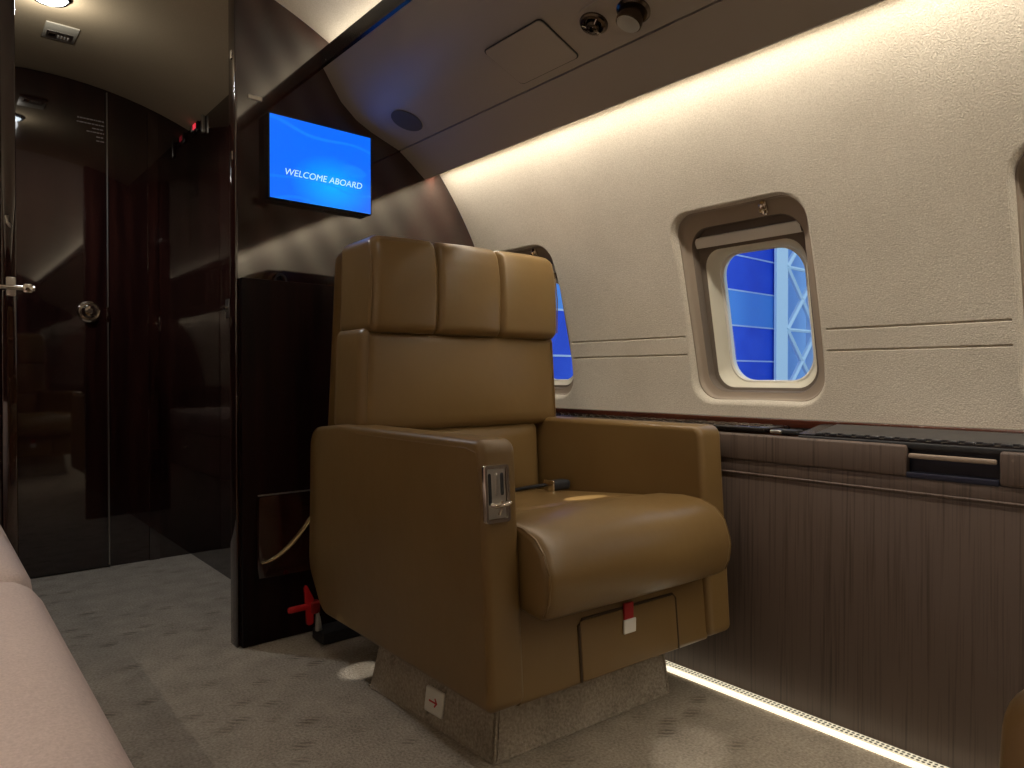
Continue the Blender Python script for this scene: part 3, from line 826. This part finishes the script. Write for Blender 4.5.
link('door_edge', box(.5535, .5585, YF-.014, YF-.001, .01, 1.84, .001, 1), 'steel', door)
link('edge_catch', box(.552, .560, YF-.020, YF-.012, .95, 1.01, .001, 1), 'chrome', door)
# engraved notice: right-aligned lines too fine to read
bm = bmesh.new(); random.seed(3)
for k_, (w_, z_) in enumerate([(.090, 1.722), (.092, 1.706), (.042, 1.690), (.060, 1.676), (.028, 1.660), (.028, 1.645)]):
    x_ = .548-w_
    while x_ < .545:
        ww = random.uniform(.004, .014); bx(bm, x_, min(.548, x_+ww), YF-.0128, YF-.0121, z_-.0022, z_+.0022); x_ += ww+.002
M['engrave'] = plain('pale_engraving', (.30, .27, .26), .6)
nt_ = link('door_notice', bm, 'engrave', door, smooth=False)
# lighter wood strip on the front wall
tag(link('trim_3', box(.700, .738, YF-.006, YF-.0005, .0, 1.80), 'walnut', smooth=False), kind='structure')
# ceiling lamp and notices
def vest_item(name, x, y, label, cat):
    s = math.atan2(zc(x)-ZC, x-XC); return empty(name, (x, y, zc(x)), (0, PI/2-s, 0), label, cat)
o = vest_item('ceiling_light', .30, 2.435, 'round cool-white ceiling light in the vestibule ceiling', 'ceiling light')
link('lamp_ring', lathe(bmesh.new(), [(.052, .002), (.054, -.006), (.046, -.012), (.042, -.008)], 36), 'chrome', o)
link('lamp_lens', lathe(bmesh.new(), [(.044, -.004), (.040, -.011), (.02, -.013)], 32), 'lamp', o)
o = vest_item('ceiling_sign', .356, 2.672, 'small cream framed notice on the vestibule ceiling behind the round light', 'sign')
o.rotation_euler[2] = 0
bm = box(-.046, .046, -.062, .062, -.005, .001, .002, 2); link('sign_frame', bm, 'cream', o)
link('sign_face', box(-.036, .036, -.006, .050, -.0060, -.0045), 'steel', o, smooth=False)
link('sign_glyph', box(-.030, -.012, .010, .034, -.0068, -.0058), 'bronze', o, smooth=False)
for k_ in range(4): link('sign_stroke', box(.022-k_*.009, .026-k_*.009, .018, .040, -.0068, -.0058), 'white', o, smooth=False)
o = vest_item('ceiling_sign', .175, 2.70, 'cream notice on the vestibule ceiling cut by the left frame edge', 'sign')
link('sign_frame', box(-.03, .03, -.05, .05, -.010, .001, .003, 2), 'cream', o)
# switch panel and fittings on the right vestibule wall
XR = .858
o = empty('switch_panel', (XR, 2.97, 1.755), label='small control panel with red digits high on the vestibule side wall', cat='switch panel')
link('panel_plate', box(-.006, .0, -.05, .05, -.025, .022, .002, 2), 'black', o)
M['digit'] = emit('red_digits', (1, .05, .08), .7)
link('display', box(-.008, -.0055, -.022, .012, -.010, .010), 'digit', o, smooth=False)
link('buttons', rbox(-.010, -.005, .022, .040, -.012, .010, .002, res=.006), 'steel', o)
o2 = link('wall_bracket', box(XR-.012, XR, 2.845, 2.862, 1.700, 1.775, .003, 2), 'steel'); tag(o2, 'slim metal bracket beside the red-digit control panel', 'bracket')
o = empty('cabinet_latch', (XR, 2.59, .99), label='nickel latch halfway up the vestibule side wall beside the partition edge', cat='latch')
link('latch_plate', box(-.004, 0, -.018, .018, -.035, .035, .002, 2), 'steel', o)
link('latch_knob', lathe(bmesh.new(), [(.010, 0), (.008, .008), (.014, .014), (.013, .020), (.004, .022)], 24), 'chrome', o, rot=(0, -PI/2, 0))
# door latch on the left partition edge
o = empty('door_latch', (.160, YB-.006, .940), label='chrome latch bar on the dark partition edge left of the vestibule', cat='latch')
bm = tube(bmesh.new(), [(-.040, -.012, 0), (.040, -.012, 0)], .0055, 12); link('latch_bar', bm, 'chrome', o)
bm = bmesh.new(); bx(bm, .018, .036, -.022, .0, -.010, .010, .003, 2); link('bar_end', bm, 'chrome', o)
bm = bmesh.new(); bx(bm, -.045, -.026, -.022, .0, -.012, .010, .003, 2); link('bar_end', bm, 'chrome', o)
link('latch_plate', box(-.012, .006, -.008, .004, -.018, .024, .002, 2), 'steel', o)
o3 = link('hook', tube(bmesh.new(), [(.158, YB-.003, 1.078), (.150, YB-.012, 1.085), (.150, YB-.014, 1.10)], .0035, 8), 'steel'); tag(o3, 'tiny metal hook above the chrome latch bar', 'hook')
# chrome catches on the aisle edge of the right partition
for z_, nm in ((1.62, 'topmost'), (1.345, 'lower')):
    c_ = link('edge_catch', box(.6495, .6535, YB+.012, YB+.024, z_-.012, z_+.012, .001, 1), 'chrome')
    tag(c_, '%s small chrome catch on the aisle edge of the walnut partition' % nm, 'catch', 'edge catches')

# ------------------------------------------------------------------ red tagged pin near the partition foot
o = empty('red_pin_flag', (.832, 1.80, 0), label='red finned plastic flag on a brass pin by the foot of the partition', cat='safety flag')
link('pin_stem', tube(bmesh.new(), [(.006, 0, .036), (.004, 0, .066), (.002, 0, .085)], [.010, .008, .005], 12), 'steel', o)
bm = bmesh.new()
bl = round_poly([(-.007, -.055), (.011, -.055), (.013, .015), (-.008, .058), (-.014, .050)], .006, 4)
A = [bm.verts.new((x-.022, -.004, z+.112)) for x, z in bl]; B = [bm.verts.new((x-.022, .004, z+.112)) for x, z in bl]
bm.faces.new(A); bm.faces.new(list(reversed(B)))
for k in range(len(A)): bm.faces.new((A[k], A[(k+1) % len(A)], B[(k+1) % len(A)], B[k]))
link('upright_fin', bm, 'red', o)
link('side_fin', rbox(-.082, -.024, -.006, .006, .100, .117, .005, res=.006), 'red', o, rot=(0, 0, 0))
link('side_fin', rbox(-.018, .008, -.012, .012, .085, .122, .008, res=.006), 'redfab', o)
o = link('track_cover', rbox(.835, 1.00, 1.765, 1.84, .0, .036, .008, res=.02), 'matblack'); tag(o, 'black floor track cover at the partition foot under the red flag', 'floor cover')

# ------------------------------------------------------------------ hangar outside
hw_ = link('hangar_wall', box(2.5, 30, 6.0, 6.2, -2.5, 9), 'hangar', smooth=False); tag(hw_, 'deep blue clad hangar wall seen through the windows', 'hangar wall')
bm = bmesh.new()
for k in range(-3, 10): bx(bm, 2.6, 29.9, 5.985, 6.0, 1.0+k*.56-.012, 1.0+k*.56+.012)
link('cladding_joint', bm, 'grid', hw_, smooth=False)
link('pale_band', box(2.6, 29.9, 5.99, 5.999, 1.56, 2.12), 'skyblue', hw_, smooth=False)
hc = empty('lattice_column', (10.17, 5.5, -2.5), label='pale painted lattice steel column in front of the blue hangar wall', cat='column')
link('column_web', box(-.0, .36, -.02, .02, 0, 11), 'hang_frame', hc, smooth=False)
def bar(a, b, r=.09): return tube(bmesh.new(), [a, b], r, 6)
for z_ in range(0, 10):
    link('brace', bar((.36, 0, z_*1.0), (1.25, 0, z_+.9), .045), 'hang_frame', hc); link('brace', bar((1.25, 0, z_+.1), (.36, 0, z_+1.0), .045), 'hang_frame', hc)
    link('brace', bar((.36, 0, z_*1.0), (1.25, 0, z_*1.0), .03), 'hang_frame', hc)
link('outer_chord', box(1.2, 1.5, -.1, .1, 0, 11), 'hang_frame', hc, smooth=False)
hb = link('hangar_panel', box(11.0, 30, 5.90, 5.95, -2.5, 9), 'palepanel', smooth=False); tag(hb, 'pale blue-white hangar door behind the lattice column', 'hangar door')
tag(link('hangar_floor', box(1.9, 30, -12, 6.2, -2.7, -2.5), 'concrete', smooth=False), kind='structure')

# ------------------------------------------------------------------ lights
def area(name, loc, direction, sx, sy, power, col, spread=180):
    l = bpy.data.lights.new(name, 'AREA'); l.shape = 'RECTANGLE'; l.size = sx; l.size_y = sy; l.energy = power; l.color = col; l.spread = math.radians(spread)
    o = bpy.data.objects.new(name, l); C.objects.link(o); o.location = loc
    o.rotation_euler = Vector(direction).to_track_quat('-Z', 'Y').to_euler()
    return o
def strip(name, x, z, dx, dz, w, power, col, y0=Y0+.05, y1=YB-.01):
    l = bpy.data.lights.new(name, 'AREA'); l.shape = 'RECTANGLE'; l.size = w; l.size_y = y1-y0; l.energy = power; l.color = col
    o = bpy.data.objects.new(name, l); C.objects.link(o)
    zd = -Vector((dx, 0, dz)).normalized(); yd = Vector((0, 1, 0)); xd = yd.cross(zd)
    m = Matrix((xd, yd, zd)).transposed().to_4x4(); m.translation = (x, (y0+y1)/2, z); o.matrix_world = m
    return o
WARM = (1, .90, .74)
strip('wall_wash_right', 1.282, 1.413, .03, -1, .016, 19.5, WARM)
strip('wall_wash_left', 2*XC-1.284, 1.414, .05, -1, .018, 20, WARM)
strip('cove_light_right', .940, 1.695, -1, .05, .02, 6, (1, .90, .74))
strip('cove_light_left', 2*XC-.940, 1.695, 1, .05, .02, 6, (1, .90, .74))
def spot(name, loc, target, power, deg, col, blend=.3, rad=.01):
    l = bpy.data.lights.new(name, 'SPOT'); l.energy = power; l.spot_size = math.radians(deg); l.spot_blend = blend; l.color = col; l.shadow_soft_size = rad
    o = bpy.data.objects.new(name, l); C.objects.link(o); o.location = loc
    o.rotation_euler = (Vector(target)-Vector(loc)).to_track_quat('-Z', 'Y').to_euler(); return o
spot('vestibule_downlight', (.30, 2.435, 1.83), (.34, 2.45, 0), 15, 150, (.9, .94, 1), .6, .03)
pl_ = bpy.data.lights.new('vestibule_lamp_glow', 'POINT'); pl_.energy = 1.3; pl_.color = (1, .93, .82); pl_.shadow_soft_size = .015
po = bpy.data.objects.new('vestibule_lamp_glow', pl_); C.objects.link(po); po.location = (.30, 2.435, 1.80)
for y_ in (.9, -.5, -1.7):
    spot('cabin_downlight', (XC, y_, 1.845), (XC, y_, 0), 4.5, 130, (1, .93, .82), .7, .03)
# narrow reading beams from the far-side panel
spot('reading_beam', (-.30, 1.0, 1.47), (1.18, 1.115, .46), 520, 2.4, (1, .93, .82), .12, .004)
spot('reading_beam', (-.30, 1.4, 1.47), (.84, 1.56, 0), 70, 3.0, (1, .93, .82), .3, .01)
spot('reading_beam', (-.30, .4, 1.47), (1.15, .80, 0), 40, 4.0, (1, .93, .82), .3, .01)

w = bpy.data.worlds.new('World'); SC.world = w; w.use_nodes = True
w.node_tree.nodes['Background'].inputs['Color'].default_value = (.62, .80, 1, 1); w.node_tree.nodes['Background'].inputs['Strength'].default_value = 1.0

# ------------------------------------------------------------------ camera
cam = bpy.data.cameras.new('camera'); co = bpy.data.objects.new('camera', cam); C.objects.link(co)
cam.sensor_width = 36; cam.lens = 689/1024*36; cam.clip_start = .02
yaw = math.radians(40.7); pitch = math.atan((377-384)/689)
co.location = (0, 0, .74); co.rotation_euler = (PI/2+pitch, 0, -yaw)
SC.camera = co
SC.view_settings.view_transform = 'Standard'; SC.view_settings.look = 'None'; SC.view_settings.exposure = 0; SC.view_settings.gamma = 1
SC.view_settings.use_curve_mapping = False
SC.cycles.max_bounces = 10; SC.cycles.glossy_bounces = 5; SC.cycles.transparent_max_bounces = 10
SC.cycles.use_denoising = True; SC.cycles.sample_clamp_indirect = 6
